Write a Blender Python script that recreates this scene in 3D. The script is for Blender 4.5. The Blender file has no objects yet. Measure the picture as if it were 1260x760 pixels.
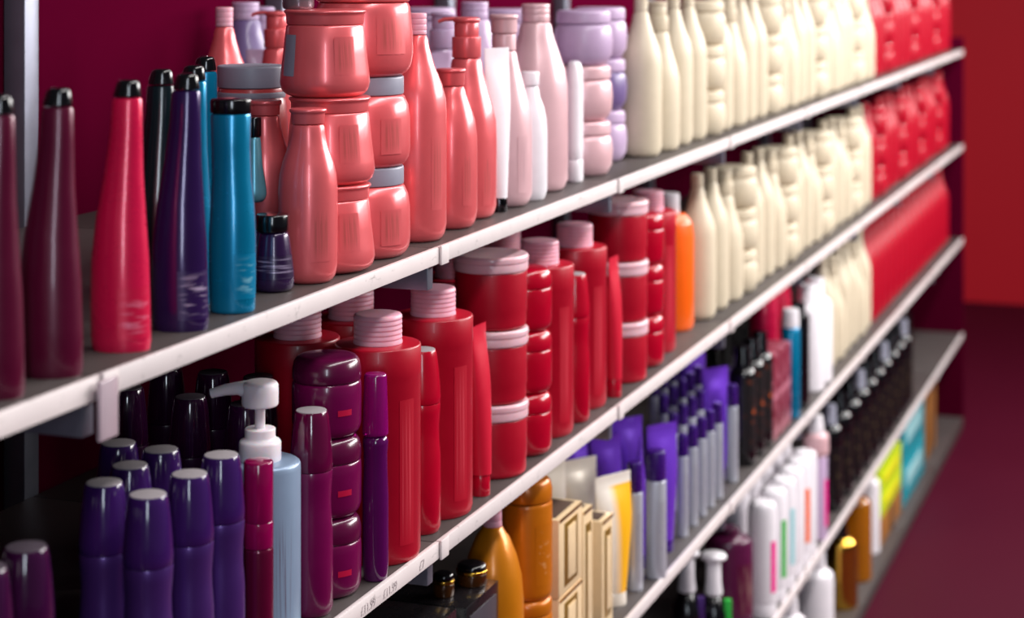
import bpy, bmesh, math, random
from mathutils import Vector

# ------------------------------------------------------------------ camera
F, CX, HY = 2350.0, 630.0, -54.0        # focal length and horizon in photo pixels
D, H = 0.80, 1.62                       # camera to shelf front, camera height
_n = math.hypot(860, F); CA, SA = F / _n, 860 / _n
scene = bpy.context.scene
COL = scene.collection
cam_d = bpy.data.cameras.new('camera'); cam = bpy.data.objects.new('camera', cam_d); COL.objects.link(cam)
cam.location = (0, -D, H)
cam.rotation_euler = (math.pi / 2, 0, math.atan2(SA, CA) - math.pi / 2)
cam_d.sensor_width = 36; cam_d.sensor_fit = 'HORIZONTAL'
cam_d.lens = F / 1260 * 36
cam_d.shift_y = -(380 - HY) / 1260
cam_d.clip_start = 0.05; cam_d.clip_end = 60
cam_d.dof.use_dof = True; cam_d.dof.focus_distance = 2.0; cam_d.dof.aperture_fstop = 4.6
scene.camera = cam
# ------------------------------------------------------------------ light
w = bpy.data.worlds.new('world'); scene.world = w; w.use_nodes = True
w.node_tree.nodes['Background'].inputs[0].default_value = (0.80, 0.84, 1.0, 1)
w.node_tree.nodes['Background'].inputs[1].default_value = 0.045
def area(name, loc, target, sx, sy, power, col):
    l = bpy.data.lights.new(name, 'AREA'); l.shape = 'RECTANGLE'; l.size = sx; l.size_y = sy
    l.energy = power; l.color = col
    o = bpy.data.objects.new(name, l); COL.objects.link(o); o.location = loc
    d = Vector(target) - Vector(loc); o.rotation_euler = d.to_track_quat('-Z', 'Y').to_euler()
    return o
# long fluorescent rows over the aisle and a shop window behind the camera
a = area('ceiling_light_row', (4.2, -1.05, 2.85), (4.2, -1.0, 0), 8.0, 0.22, 110, (1.0, 0.97, 0.95)); a.rotation_euler = (0.35, 0, 0)
area('window_light', (-2.2, -1.9, 2.0), (2.2, 0.2, 1.25), 0.32, 2.0, 34, (0.80, 0.89, 1.0))
area('across_aisle_light', (4.1, -2.5, 2.35), (2.9, 0.1, 0.9), 2.4, 0.9, 105, (1.0, 0.97, 0.95))
area('far_aisle_light', (6.6, -2.0, 2.4), (4.2, 0.1, 0.6), 1.4, 0.8, 80, (1.0, 0.98, 0.96))
scene.view_settings.view_transform = 'Standard'; scene.view_settings.look = 'None'
scene.view_settings.exposure = 0.12; scene.view_settings.gamma = 1.0
scene.view_settings.use_curve_mapping = False

# ------------------------------------------------------------------ pixel helpers
SZ = [H - D * k for k in (.4034, .810, 1.212, 1.62)] + [0.035]
ROT = math.atan2(-CA, SA)               # local x = across the view, local -y = towards the camera
def at(x, t):                           # ground position seen at photo column x at depth t
    u = (x - CX) / F
    return (t * (CA + SA * u), -D + t * (SA - CA * u))
def depth_for_row(x, Y):                # depth at which column x meets a row Y metres behind the shelf edge
    u = (x - CX) / F
    return (Y + D) / (SA - CA * u)
def zpx(y, t): return H - (y - HY) / F * t
def conv(prof, t, zb):                  # (half width px, y px [, dx px]) -> metres, 'B' = base
    out = []
    for p in prof:
        dx = p[2] if len(p) > 2 else 0
        z = 0.0 if p[1] == 'B' else zpx(p[1], t) - zb
        out.append((p[0] * t / F, z, dx * t / F))
    return out

# ------------------------------------------------------------------ materials
MATS = {}
def lin(c): return tuple(((v / 255) / 12.92 if v / 255 <= .04045 else ((v / 255 + .055) / 1.055) ** 2.4) for v in c)
def pm(name, rgb, rough=.35, metal=0, coat=0, trans=0, ior=1.46, var=.06, bump=.03, sss=0, spec=.5, scale=60):
    if name in MATS: return MATS[name]
    m = bpy.data.materials.new(name); m.use_nodes = True; nt = m.node_tree; N = nt.nodes; L = nt.links
    b = N['Principled BSDF']
    tc = N.new('ShaderNodeTexCoord'); nz = N.new('ShaderNodeTexNoise'); nz.inputs['Scale'].default_value = scale
    nz.inputs['Detail'].default_value = 4
    L.new(tc.outputs['Object'], nz.inputs['Vector'])
    c = lin(rgb)
    mx = N.new('ShaderNodeMix'); mx.data_type = 'RGBA'
    mx.inputs['A'].default_value = (*[v * (1 - var) for v in c], 1)
    mx.inputs['B'].default_value = (*[min(1, v * (1 + var)) for v in c], 1)
    L.new(nz.outputs['Fac'], mx.inputs['Factor']); L.new(mx.outputs['Result'], b.inputs['Base Color'])
    mr = N.new('ShaderNodeMapRange'); mr.inputs['To Min'].default_value = max(.02, rough - .05); mr.inputs['To Max'].default_value = rough + .05
    L.new(nz.outputs['Fac'], mr.inputs['Value']); L.new(mr.outputs['Result'], b.inputs['Roughness'])
    b.inputs['Metallic'].default_value = metal; b.inputs['Coat Weight'].default_value = coat
    b.inputs['Coat Roughness'].default_value = .08
    b.inputs['Transmission Weight'].default_value = trans; b.inputs['IOR'].default_value = ior
    b.inputs['Specular IOR Level'].default_value = spec
    if sss:
        b.inputs['Subsurface Weight'].default_value = sss; b.inputs['Subsurface Scale'].default_value = .01
    if bump:
        bp = N.new('ShaderNodeBump'); bp.inputs['Strength'].default_value = bump; bp.inputs['Distance'].default_value = .002
        L.new(nz.outputs['Fac'], bp.inputs['Height']); L.new(bp.outputs['Normal'], b.inputs['Normal'])
    MATS[name] = m
    return m
def print_mat(name, rgb, ink, sx, sy, thr=.55, rough=.35, metal=0, seed=0, coord='UV', soft=.08, coat=.2):
    """flat print on a label: smeared lines of ink that thin out towards the label's border"""
    if name in MATS: return MATS[name]
    m = bpy.data.materials.new(name); m.use_nodes = True; nt = m.node_tree; N = nt.nodes; L = nt.links
    b = N['Principled BSDF']; tc = N.new('ShaderNodeTexCoord'); mp = N.new('ShaderNodeMapping')
    mp.inputs['Scale'].default_value = (sx, sy, 1) if coord == 'UV' else (sx, sx, sy); mp.inputs['Location'].default_value = (seed, seed * .7, 0)
    nz = N.new('ShaderNodeTexNoise'); nz.inputs['Scale'].default_value = 1; nz.inputs['Detail'].default_value = 3
    L.new(tc.outputs[coord], mp.inputs['Vector']); L.new(mp.outputs['Vector'], nz.inputs['Vector'])
    cr = N.new('ShaderNodeMapRange'); cr.inputs['From Min'].default_value = thr - soft; cr.inputs['From Max'].default_value = thr + soft
    L.new(nz.outputs['Fac'], cr.inputs['Value']); fac = cr.outputs['Result']
    if coord == 'UV':
        sp = N.new('ShaderNodeSeparateXYZ'); L.new(tc.outputs['UV'], sp.inputs[0])
        for ax in (0, 1):
            d = N.new('ShaderNodeMath'); d.operation = 'SUBTRACT'; L.new(sp.outputs[ax], d.inputs[0]); d.inputs[1].default_value = .5
            ab = N.new('ShaderNodeMath'); ab.operation = 'ABSOLUTE'; L.new(d.outputs[0], ab.inputs[0])
            w = N.new('ShaderNodeMapRange'); w.inputs['From Min'].default_value = .5; w.inputs['From Max'].default_value = .22; w.inputs['To Min'].default_value = 0; w.inputs['To Max'].default_value = 1
            L.new(ab.outputs[0], w.inputs['Value'])
            mu = N.new('ShaderNodeMath'); mu.operation = 'MULTIPLY'; L.new(fac, mu.inputs[0]); L.new(w.outputs['Result'], mu.inputs[1]); fac = mu.outputs[0]
    mx = N.new('ShaderNodeMix'); mx.data_type = 'RGBA'
    mx.inputs['A'].default_value = (*lin(rgb), 1); mx.inputs['B'].default_value = (*lin(ink), 1)
    L.new(fac, mx.inputs['Factor']); L.new(mx.outputs['Result'], b.inputs['Base Color'])
    b.inputs['Roughness'].default_value = rough; b.inputs['Metallic'].default_value = metal; b.inputs['Coat Weight'].default_value = coat
    MATS[name] = m
    return m

SALMON = pm('salmon_plastic', (229, 101, 106), .30, metal=.30, coat=.35)
PALE = pm('pale_pink_plastic', (222, 178, 184), .36, metal=.15, coat=.2)
LILAC = pm('lilac_plastic', (186, 160, 192), .36, coat=.2)
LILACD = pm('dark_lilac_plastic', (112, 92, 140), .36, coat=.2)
WHITE = pm('white_plastic', (232, 226, 232), .32, coat=.2)
PINKCAP = pm('frosted_pink_cap', (222, 160, 178), .42, sss=.25)
GREYLID = pm('grey_ribbed_lid', (142, 142, 158), .42)
RED = pm('red_plastic', (168, 4, 34), .38, coat=.08)
REDG = pm('glossy_red_plastic', (172, 4, 36), .22, coat=.4)
REDP = pm('pinkish_red_tube', (196, 22, 50), .36, coat=.2)
CLEARLID = pm('frosted_clear_lid', (222, 178, 188), .30, sss=.2, coat=.2)
MAGENTA = pm('magenta_plastic', (104, 6, 66), .24, coat=.4)
MAGCLEAR = pm('clear_magenta_cap', (170, 16, 130), .12, trans=.55, coat=.3)
PLUM = pm('plum_plastic', (84, 8, 52), .24, coat=.4)
PLUMD = pm('dark_plum_plastic', (84, 22, 60), .26, coat=.4)
MAROONCAN = pm('maroon_can', (98, 8, 48), .22, metal=.3, coat=.5)
MAROONCAP = pm('maroon_clear_cap', (158, 8, 84), .12, trans=.35, coat=.5)
PURPLE = pm('violet_plastic', (74, 40, 112), .32, metal=.45, coat=.3)
PURPLECAP = pm('dark_violet_cap', (52, 22, 84), .14, coat=.6)
DISC = pm('grey_disc', (150, 142, 146), .5)
INDIGO = pm('indigo_bottle', (46, 20, 76), .2, metal=.3, coat=.5)
CRIMSON = pm('crimson_bottle', (214, 18, 72), .28, metal=.2, coat=.4)
TEAL = pm('teal_bottle', (0, 128, 172), .26, metal=.45, coat=.4)
BLACK = pm('black_gloss', (12, 10, 14), .18, coat=.5)
BLACKT = pm('black_teal_bottle', (8, 22, 28), .22, coat=.5)
SILVERB = pm('teal_silver_bottle', (120, 188, 208), .25, metal=.5)
BLUEGREY = pm('blue_grey_bottle', (136, 156, 182), .36, metal=.2, coat=.1)
MILK = pm('milky_pump', (226, 216, 222), .35, sss=.3)
ORANGE = pm('amber_plastic', (206, 122, 14), .32, metal=.25, coat=.3)
ORANGEJ = pm('amber_jar', (196, 108, 10), .34, metal=.2, coat=.3)
BRIGHTO = pm('bright_orange', (240, 96, 10), .35, coat=.2)
GOLDBOX = pm('gold_card', (226, 198, 158), .38, metal=.12)
GOLD = pm('gold_metal', (222, 172, 70), .2, metal=1)
GOLDD = pm('gold_inlay', (176, 138, 64), .3, metal=.7)
CARDDARK = pm('tape_and_recess_shade', (70, 46, 32), .7)  # dark tape, and painted shade for the open carton tops
BLACKBOX = pm('black_card', (18, 15, 18), .28, coat=.4)
BOXPANEL = pm('grey_card_panel', (58, 54, 62), .4)
VIOLET = pm('violet_tube', (116, 62, 204), .2, metal=.3, coat=.5)
VIOLETD = pm('deep_violet_cap', (56, 20, 108), .28, coat=.3)
SILVER = pm('silver_can', (200, 202, 214), .3, metal=.45)
YELLOWT = pm('yellow_tube', (246, 182, 40), .35, metal=.2, coat=.2)
CREAMT = pm('cream_foil_tube', (242, 230, 216), .24, metal=.2, coat=.3)
CREAM = pm('cream_plastic', (206, 192, 168), .45, coat=.05)
MAROONP = print_mat('maroon_pack', (112, 16, 40), (206, 132, 150), 60, 30, .58, coord='Object')
LIME = pm('lime_card', (190, 210, 20), .45)
TEALBOX = pm('teal_card', (10, 140, 156), .45)
TEALPALE = pm('pale_teal_card', (150, 200, 206), .45)
AMBER = pm('amber_glass', (200, 120, 20), .08, trans=.5, coat=.3)
BROWNBOX = pm('brown_card', (150, 96, 40), .5)
GREEN = pm('green_print', (40, 170, 60), .4)
PINKPR = pm('hot_pink_print', (236, 30, 140), .4)
SHELFW = None
def shelf_paint():
    m = pm('white_shelf_edge', (214, 203, 203), .45, var=.05, bump=.06, scale=25)
    nt = m.node_tree; N = nt.nodes; L = nt.links; b = N['Principled BSDF']
    # chips and grey scuffs with shapes of their own
    tc = N.new('ShaderNodeTexCoord'); mp = N.new('ShaderNodeMapping'); mp.inputs['Scale'].default_value = (1, 1, 2.2)
    n2 = N.new('ShaderNodeTexNoise'); n2.inputs['Scale'].default_value = 34; n2.inputs['Detail'].default_value = 6; n2.inputs['Roughness'].default_value = .7
    L.new(tc.outputs['Object'], mp.inputs[0]); L.new(mp.outputs[0], n2.inputs['Vector'])
    r = N.new('ShaderNodeMapRange'); r.inputs['From Min'].default_value = .60; r.inputs['From Max'].default_value = .70; r.inputs['To Max'].default_value = .55
    L.new(n2.outputs['Fac'], r.inputs['Value'])
    mx = N.new('ShaderNodeMix'); mx.data_type = 'RGBA'; mx.inputs['B'].default_value = (.16, .14, .14, 1)
    src = b.inputs['Base Color'].links[0].from_socket
    L.new(r.outputs['Result'], mx.inputs['Factor']); L.new(src, mx.inputs['A']); L.new(mx.outputs['Result'], b.inputs['Base Color'])
    return m
SHELFW = shelf_paint()
SHELFT = pm('grey_shelf_top', (68, 61, 60), .5, metal=.1, var=.12, scale=12)
STEEL = pm('bracket_steel', (120, 122, 136), .38, metal=.6, var=.15, scale=40)
BACK = pm('dark_maroon_back', (74, 3, 30), .85, spec=.0, var=.05, scale=6)
FLOORM = pm('dark_maroon_floor', (66, 3, 28), .6, spec=.12, var=.08, scale=3)
WALLM = pm('red_wall_paint', (205, 6, 34), .6, var=.03, scale=4)
INK = pm('faded_ink', (172, 160, 162), .6)

# ------------------------------------------------------------------ mesh generators
def mesh_from(verts, faces, uvs=None, mat=None, sharp=42):
    me = bpy.data.meshes.new('mesh'); me.from_pydata(verts, [], faces); me.update()
    if uvs:
        ul = me.uv_layers.new(name='UVMap')
        for lp in me.loops: ul.data[lp.index].uv = uvs[lp.vertex_index]
    for p in me.polygons: p.use_smooth = True
    me.set_sharp_from_angle(angle=math.radians(sharp))
    if mat: me.materials.append(mat)
    return me
def round_profile(pts, bev):
    out = [pts[0]]
    for i in range(1, len(pts) - 1):
        a, b, c = pts[i - 1], pts[i], pts[i + 1]
        v1 = (a[0] - b[0], a[1] - b[1]); v2 = (c[0] - b[0], c[1] - b[1])
        l1, l2 = math.hypot(*v1), math.hypot(*v2)
        if l1 < 1e-6 or l2 < 1e-6: continue
        dot = max(-1, min(1, (v1[0] * v2[0] + v1[1] * v2[1]) / l1 / l2))
        if math.acos(dot) > math.radians(152): out.append(b); continue
        d = min(bev, l1 * .45, l2 * .45)
        def lerp(p, q, f): return tuple(p[k] + (q[k] - p[k]) * f for k in range(3))
        p1, p2 = lerp(b, a, d / l1), lerp(b, c, d / l2)
        m = tuple((p1[k] + 2 * b[k] + p2[k]) / 4 for k in range(3))
        out += [p1, m, p2]
    out.append(pts[-1])
    return out
def gen_lathe(prof, mat, sq=1.0, seg=36, bev=.0016, arc=None, close=True, grow=0.0):
    """prof: (r, z, dx) from top to bottom"""
    pts = [tuple(p) if len(p) > 2 else (p[0], p[1], 0.0) for p in prof]
    if arc: close = False
    if close:
        if pts[0][0] > 1e-5: pts = [(0, pts[0][1], pts[0][2])] + pts
        if pts[-1][0] > 1e-5: pts = pts + [(0, pts[-1][1], pts[-1][2])]
        pts = round_profile(pts, bev)
    verts, faces, uvs = [], [], []
    n = len(pts)
    a0, a1 = (0, 2 * math.pi) if not arc else (math.radians(arc[0]), math.radians(arc[1]))
    cols = seg if not arc else max(6, int(seg * (a1 - a0) / 6.283) + 4)
    rows = []
    zs = [p[1] for p in pts]; zlo, zhi = min(zs), max(zs)
    for i, (r, z, dx) in enumerate(pts):
        if r < 1e-5 and not arc:
            rows.append([len(verts)]); verts.append((dx, 0, z)); uvs.append((.5, (z - zlo) / (zhi - zlo + 1e-9)))
        else:
            row = []
            for j in range(cols if not arc else cols + 1):
                a = a0 + (a1 - a0) * j / cols
                row.append(len(verts)); verts.append((dx + (r + grow) * math.cos(a), (r + grow) * sq * math.sin(a), z))
                uvs.append((j / cols, (z - zlo) / (zhi - zlo + 1e-9)))
            rows.append(row)
    for i in range(n - 1):
        A, B = rows[i], rows[i + 1]
        if len(A) == 1 and len(B) == 1: continue
        m = max(len(A), len(B)); rng = range(m if not arc else m - 1)
        for j in rng:
            k = (j + 1) % m
            if len(A) == 1: faces.append((A[0], B[j], B[k]))
            elif len(B) == 1: faces.append((A[j], B[0], A[k]))
            else: faces.append((A[j], B[j], B[k], A[k]))
    return mesh_from(verts, faces, uvs, mat)
def gen_box(w, d, h, mat, bev=.0012, z0=0.0, cx=0.0, cy=0.0):
    bm = bmesh.new(); bmesh.ops.create_cube(bm, size=1)
    for v in bm.verts: v.co = Vector((cx + v.co.x * w, cy + v.co.y * d, z0 + (v.co.z + .5) * h))
    if bev: bmesh.ops.bevel(bm, geom=list(bm.edges), offset=bev, segments=2, profile=.5, affect='EDGES')
    me = bpy.data.meshes.new('mesh'); bm.to_mesh(me); bm.free(); me.materials.append(mat)
    for p in me.polygons: p.use_smooth = True
    me.set_sharp_from_angle(angle=math.radians(35))
    return me
def gen_sweep(path, radii, mat, seg=16):
    """path of (x,y,z), radii of (side, up)"""
    verts, faces = [], []
    P = [Vector(p) for p in path]
    for i, p in enumerate(P):
        d = (P[min(i + 1, len(P) - 1)] - P[max(i - 1, 0)]).normalized()
        ref = Vector((0, 1, 0)) if abs(d.y) < .9 else Vector((1, 0, 0))
        up = d.cross(ref).normalized(); side = up.cross(d).normalized()
        for j in range(seg):
            a = 2 * math.pi * j / seg
            verts.append(tuple(p + side * radii[i][0] * math.cos(a) + up * radii[i][1] * math.sin(a)))
    for i in range(len(P) - 1):
        for j in range(seg):
            k = (j + 1) % seg
            faces.append((i * seg + j, i * seg + k, (i + 1) * seg + k, (i + 1) * seg + j))
    faces.append(tuple(range(seg))); faces.append(tuple((len(P) - 1) * seg + j for j in range(seg)))
    me = mesh_from(verts, faces, None, mat)
    bm = bmesh.new(); bm.from_mesh(me); bmesh.ops.recalc_face_normals(bm, faces=bm.faces[:]); bm.to_mesh(me); bm.free()
    return me
def gen_tube(h, r, hw, mat, z0, seg=28, crimp=.07, tilt=0.0, dx=0.0):
    """soft tube standing on its cap: round at the bottom, pressed flat at the top"""
    verts, faces, uvs = [], [], []; n = 16; f = lambda a, b, t: a + (b - a) * t
    lev = [i / n * (1 - crimp) for i in range(n + 1)] + [1 - crimp * .5, 1.0]
    for t in lev:
        q = min(1, t / (1 - crimp)); s = q * q * (3 - 2 * q)
        aa = f(r, hw, min(1, q * 1.5) ** .9); bb = max(.0016, r * (1 - q ** 4.5)) if t <= 1 - crimp else .0016
        for j in range(seg):
            an = 2 * math.pi * j / seg
            x = aa * math.cos(an); verts.append((x + dx * t, bb * math.sin(an), z0 + h * t + tilt * x * t)); uvs.append((j / seg, t))
    for i in range(len(lev) - 1):
        for j in range(seg):
            k = (j + 1) % seg; faces.append((i * seg + j, i * seg + k, (i + 1) * seg + k, (i + 1) * seg + j))
    faces.append(tuple(reversed(range(seg)))); faces.append(tuple((len(lev) - 1) * seg + j for j in range(seg)))
    return mesh_from(verts, faces, uvs, mat, 50)

# ------------------------------------------------------------------ object helpers
def link(name, me, parent=None):
    o = bpy.data.objects.new(name, me); COL.objects.link(o); o.parent = parent
    return o
def tag(o, label=None, cat=None, group=None, kind=None):
    if label: o['label'] = label
    if cat: o['category'] = cat
    if group: o['group'] = group
    if kind: o['kind'] = kind
    return o
def thing(name, parts, loc, label, cat, group=None, rot=ROT):
    """parts: (part name, mesh [, children])"""
    if len(parts) == 1 and len(parts[0]) < 3:
        o = link(name, parts[0][1])
    else:
        o = link(name, None); o.empty_display_size = .02
        for p in parts:
            c = link(p[0], p[1], o)
            for q in (p[2] if len(p) > 2 else ()): link(q[0], q[1], c)
    o.location = loc; o.rotation_euler = (0, 0, rot)
    return tag(o, label, cat, group)
def pos(x, t, s, z=0.0):
    X, Y = at(x, t); return (X, Y, (SZ[s] if s is not None else 0) + z)
def lat(prof, mat, **k): return gen_lathe(prof, mat, **k)
def pxl(prof, t, s, mat, z=0.0, **k): return gen_lathe(conv(prof, t, SZ[s] + z), mat, **k)

# ------------------------------------------------------------------ the place: floor, far wall, shelving
X0, X1 = 0.58, 6.70
fl = link('floor', gen_box(16, 8, .05, FLOORM, 0, -.05, 3.5, -1.2)); tag(fl, kind='structure')
wl = link('wall_far', gen_box(.1, 8, 3.2, WALLM, 0, 0, 9.2, -1.2)); tag(wl, kind='structure')
DEPTH = .56
back = link('wall_back', None); back.location = (X0, 0, 0); tag(back, kind='structure')
def upart(name, me, parent, loc=(0, 0, 0)):
    o = link(name, me, parent); o.location = loc; return o
SEAM = [0.58, 1.27, 1.955, 2.63, 3.31, 3.99, 4.67, 5.35, 6.03, 6.70]
bays = list(zip(SEAM[:-1], SEAM[1:]))
# back panels, one for each bay, and uprights
for a, b in bays:
    upart('back_panel', gen_box(b - a - .004, .02, 2.05, BACK, .001, 0, (a + b) / 2 - X0, DEPTH + .01), back)
for x in SEAM:
    upart('upright', gen_box(.03, .03, 2.05, STEEL, .002, 0, x - X0, DEPTH - .016), back)
board_cache = {}
STRIP = .0185
shelves = []
SLAB = ['top shelf with scuffed white front edge carrying the salmon bottles', 'second shelf with printed white edge carrying the red bottles',
        'third shelf with white edge carrying the gold cartons and violet tubes', 'fourth shelf with white edge carrying white and black bottles']
for si in range(4):
    z = SZ[si]
    unit = link('shelf', None); unit.location = (X0, 0, z); tag(unit, SLAB[si], 'shelf', 'metal shelves'); shelves.append(unit)
    for bi, (a, b) in enumerate(bays):
        wid = b - a
        key = round(wid, 4)
        if key not in board_cache:
            board_cache[key] = (gen_box(wid - .002, DEPTH - .038, .012, SHELFT, .001, -.012, 0, (DEPTH - .038) / 2 + .006),
                                gen_box(wid - .002, .006, STRIP, SHELFW, .0012, -STRIP + .0015, 0, .003),
                                gen_box(.016, .36, .034, STEEL, .0015, -.046, wid / 2 + .004 - .008, .19))
        mb, ms, mk = board_cache[key]
        sb = upart('board', mb, unit, ((a + b) / 2 - X0, 0, 0))
        upart('edge_strip', ms, sb)
        if bi < len(bays) - 1: upart('bracket', mk, sb)
    # raised overlap tab where two strips meet
    for x in SEAM[1:-1]:
        upart('joint_tab', gen_box(.022, .003, STRIP + .003, SHELFW, .001, -STRIP, x + .008 - X0, -.0017), unit)
upart('plastic_clip', gen_box(.026, .004, .046, pm('clear_clip', (206, 186, 196), .2, trans=.35, coat=.4), .0015, -.047, 1.268 - X0, -.006), shelves[0])
deck = link('base_deck', None); deck.location = (X0, 0, 0); tag(deck, 'low base deck under the shelves by the floor', 'shelf')
for a, b in bays:
    upart('deck_panel', gen_box(b - a - .002, DEPTH - .034, .035, SHELFT, .002, 0, (a + b) / 2 - X0, (DEPTH - .034) / 2), deck)
for x, nm in ((X0 - .008, 'near'), (X1 + .008, 'far')):
    e = link('end_panel', gen_box(.015, DEPTH, 1.34, BACK, .002, 0, 0, DEPTH / 2)); e.location = (x, 0, 0)
    tag(e, 'dark maroon side panel closing the %s end of the shelves' % nm, 'panel')
# faded price print on the second shelf's edge
def price(txt, xpx, s, size, zoff):
    t = depth_for_row(xpx, 0); X, Y = at(xpx, t)
    cu = bpy.data.curves.new('t', 'FONT'); cu.body = txt; cu.size = size; cu.align_x = 'CENTER'
    o = bpy.data.objects.new('t', cu); COL.objects.link(o)
    bpy.context.view_layer.update()
    me = bpy.data.meshes.new_from_object(o.evaluated_get(bpy.context.evaluated_depsgraph_get()))
    bpy.data.objects.remove(o); me.materials.clear(); me.materials.append(INK)
    p = upart('price_print', me, shelves[s], (X - X0, -.0004, zoff)); p.rotation_euler = (math.pi / 2, 0, 0)
    tag(p, 'faded grey price printed on the shelf edge')
price('£11.99', 453, 1, .013, -.0135); price('£11.99', 480, 1, .013, -.0135); price('£7', 519, 1, .014, -.0135)

ords = ['first', 'second', 'third', 'fourth', 'fifth', 'sixth', 'seventh', 'eighth', 'ninth', 'tenth', 'eleventh', 'twelfth', 'thirteenth', 'fourteenth', 'fifteenth', 'sixteenth', 'seventeenth', 'eighteenth']
# ================================================================== TOP SHELF
S = 0
# --- sculpted tapering bottles
def sculpt(t, cap_mat, body_mat, ink=None):
    pr_b = [(17.5, 111, 6), (19, 150, 5), (23, 200, 2), (29, 250, -1), (33.5, 300, -2), (35, 350, -2), (35, 395, -1), (32, 409), (30, 'B')]
    pr_c = [(9, 90, 8), (13, 93, 7), (17, 110, 6)]
    parts = [('body', pxl(pr_b, t, S, body_mat, sq=.72, bev=.003)), ('cap', pxl(pr_c, t, S, cap_mat, sq=.72))]
    if ink:
        lb = conv([(34.5, 330, -2), (35, 355, -2), (35, 390, -1)], t, SZ[S])
        parts.append(('label_or_glints', gen_lathe(lb, ink, sq=.72, arc=(-88, -8), grow=.00025)))
    return parts
INKP = print_mat('indigo_print', (46, 20, 76), (190, 170, 200), 1.2, 9, .58, .3, .2)
INKC = print_mat('crimson_print', (214, 22, 70), (236, 120, 150), 1.2, 8, .60, .3, .2, 3)
INKT = print_mat('teal_print', (0, 128, 172), (120, 190, 215), 1.2, 8, .60, .3, .3, 5)
tP = 1.655
thing('hair_bottle', sculpt(tP, BLACK, INDIGO, INKP), pos(223, tP, S), 'tall dark purple tapering bottle with black tip beside the teal bottle', 'bottle')
tR = 1.565
sc = tR / tP
thing('hair_bottle', sculpt(tP, BLACK, CRIMSON, INKC), pos(150, tR + .005, S), 'crimson tapering bottle at the left end of the top shelf', 'bottle')
tT = 1.735
thing('hair_bottle', [
    ('body', pxl([(25, 139, -2), (24, 180, -2), (24.5, 220, -1), (27, 250, 0), (29, 290, 0), (29, 340, 0), (28, 380, 0), (26, 'B')], tT, S, TEAL, sq=.8, bev=.003)),
    ('cap', pxl([(24.5, 121, -2), (25.5, 124, -2), (25.5, 139, -2)], tT, S, BLACK, sq=.8)),
    ('label_or_glints', gen_lathe(conv([(29, 310), (29, 340), (28.4, 365)], tT, SZ[S]), INKT, sq=.8, arc=(-80, -8), grow=.00025))],
    pos(286, tT, S), 'bright teal bottle with black cap standing right of the purple bottle', 'bottle')
thing('hair_bottle', sculpt(tP, BLACK, TEAL), pos(232, 1.78, S), 'slim teal bottle half hidden behind the tall purple bottle', 'bottle')
thing('hair_bottle', sculpt(tP, BLACK, BLACKT), pos(192, 1.72, S), 'black tapering bottle in shadow behind the tall purple bottle', 'bottle')
thing('black_bottle', [('body', lat([(.026, .135, 0), (.034, .122, 0), (.035, .11, 0), (.035, .006, 0), (.032, 0, 0)], BLACKT, bev=.003)), ('cap', lat([(.018, .165, 0), (.019, .138, 0), (.020, .135, 0)], BLACK))],
      pos(180, 1.83, S), 'wide black bottle in the dark gap between crimson and purple bottles', 'bottle')
thing('hair_bottle', sculpt(tP, BLACK, TEAL), pos(247, 1.93, S), 'blue bottle deep behind the gap beside the teal bottle', 'bottle')
tb = 2.05
thing('hair_bottle', [('body', pxl([(4, 78), (8, 84), (11, 110), (11, 135), (8, 150)], tb, S, CRIMSON)), ('cap', pxl([(7, 150), (8, 165), (9, 'B')], tb, S, BLACK)),
                      ('tip', pxl([(5, 68), (5, 78)], tb, S, BLACK))], pos(251, tb, S), 'shiny pink-red bottle standing behind the teal bottle cap', 'bottle')
# --- dark jar and the little bottle on it
tj = 1.845
INKJ = print_mat('dark_jar_print', (40, 18, 56), (168, 150, 180), 1.0, 7, .56, .3, .2, 8)
thing('styling_jar', [
    ('body', pxl([(17, 284), (19, 290), (21.5, 308), (24.5, 330), (25.5, 345), (24, 354), (19, 'B')], tj, S, pm('dark_violet_jar', (46, 20, 62), .25, metal=.2, coat=.5), bev=.004)),
    ('lid', pxl([(19.5, 263, -2), (20.5, 265, -2), (20.5, 284, -2)], tj, S, BLACK)),
    ('label_or_glints', gen_lathe(conv([(22.2, 312), (24.5, 330), (25.2, 340)], tj, SZ[S]), INKJ, arc=(-170, -8), grow=.00025))],
    pos(337, tj, S), 'small dark violet jar with black lid below the salmon bottles', 'jar')
jar2 = bpy.data.objects['styling_jar']
h2 = zpx(263, tj) - SZ[S]
thing('styling_jar', [(c.name.split('.')[0], c.data) for c in jar2.children[:2]], pos(309, 1.935, S), 'dark jar hidden behind the teal bottle, under the tiny bottle', 'jar')
thing('sample_bottle', [('body', lat([(.0062, .066, 0), (.0068, .058, 0), (.0085, .035, 0), (.0120, .014, 0), (.0125, .006, 0), (.009, 0, 0)], SILVERB, bev=.003)), ('cap', lat([(.0066, .086, 0), (.007, .084, 0), (.007, .066, 0)], BLACK))],
      pos(313, 1.935, S, h2), 'tiny pearly teal bottle with black cap standing on a dark jar', 'bottle')
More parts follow.
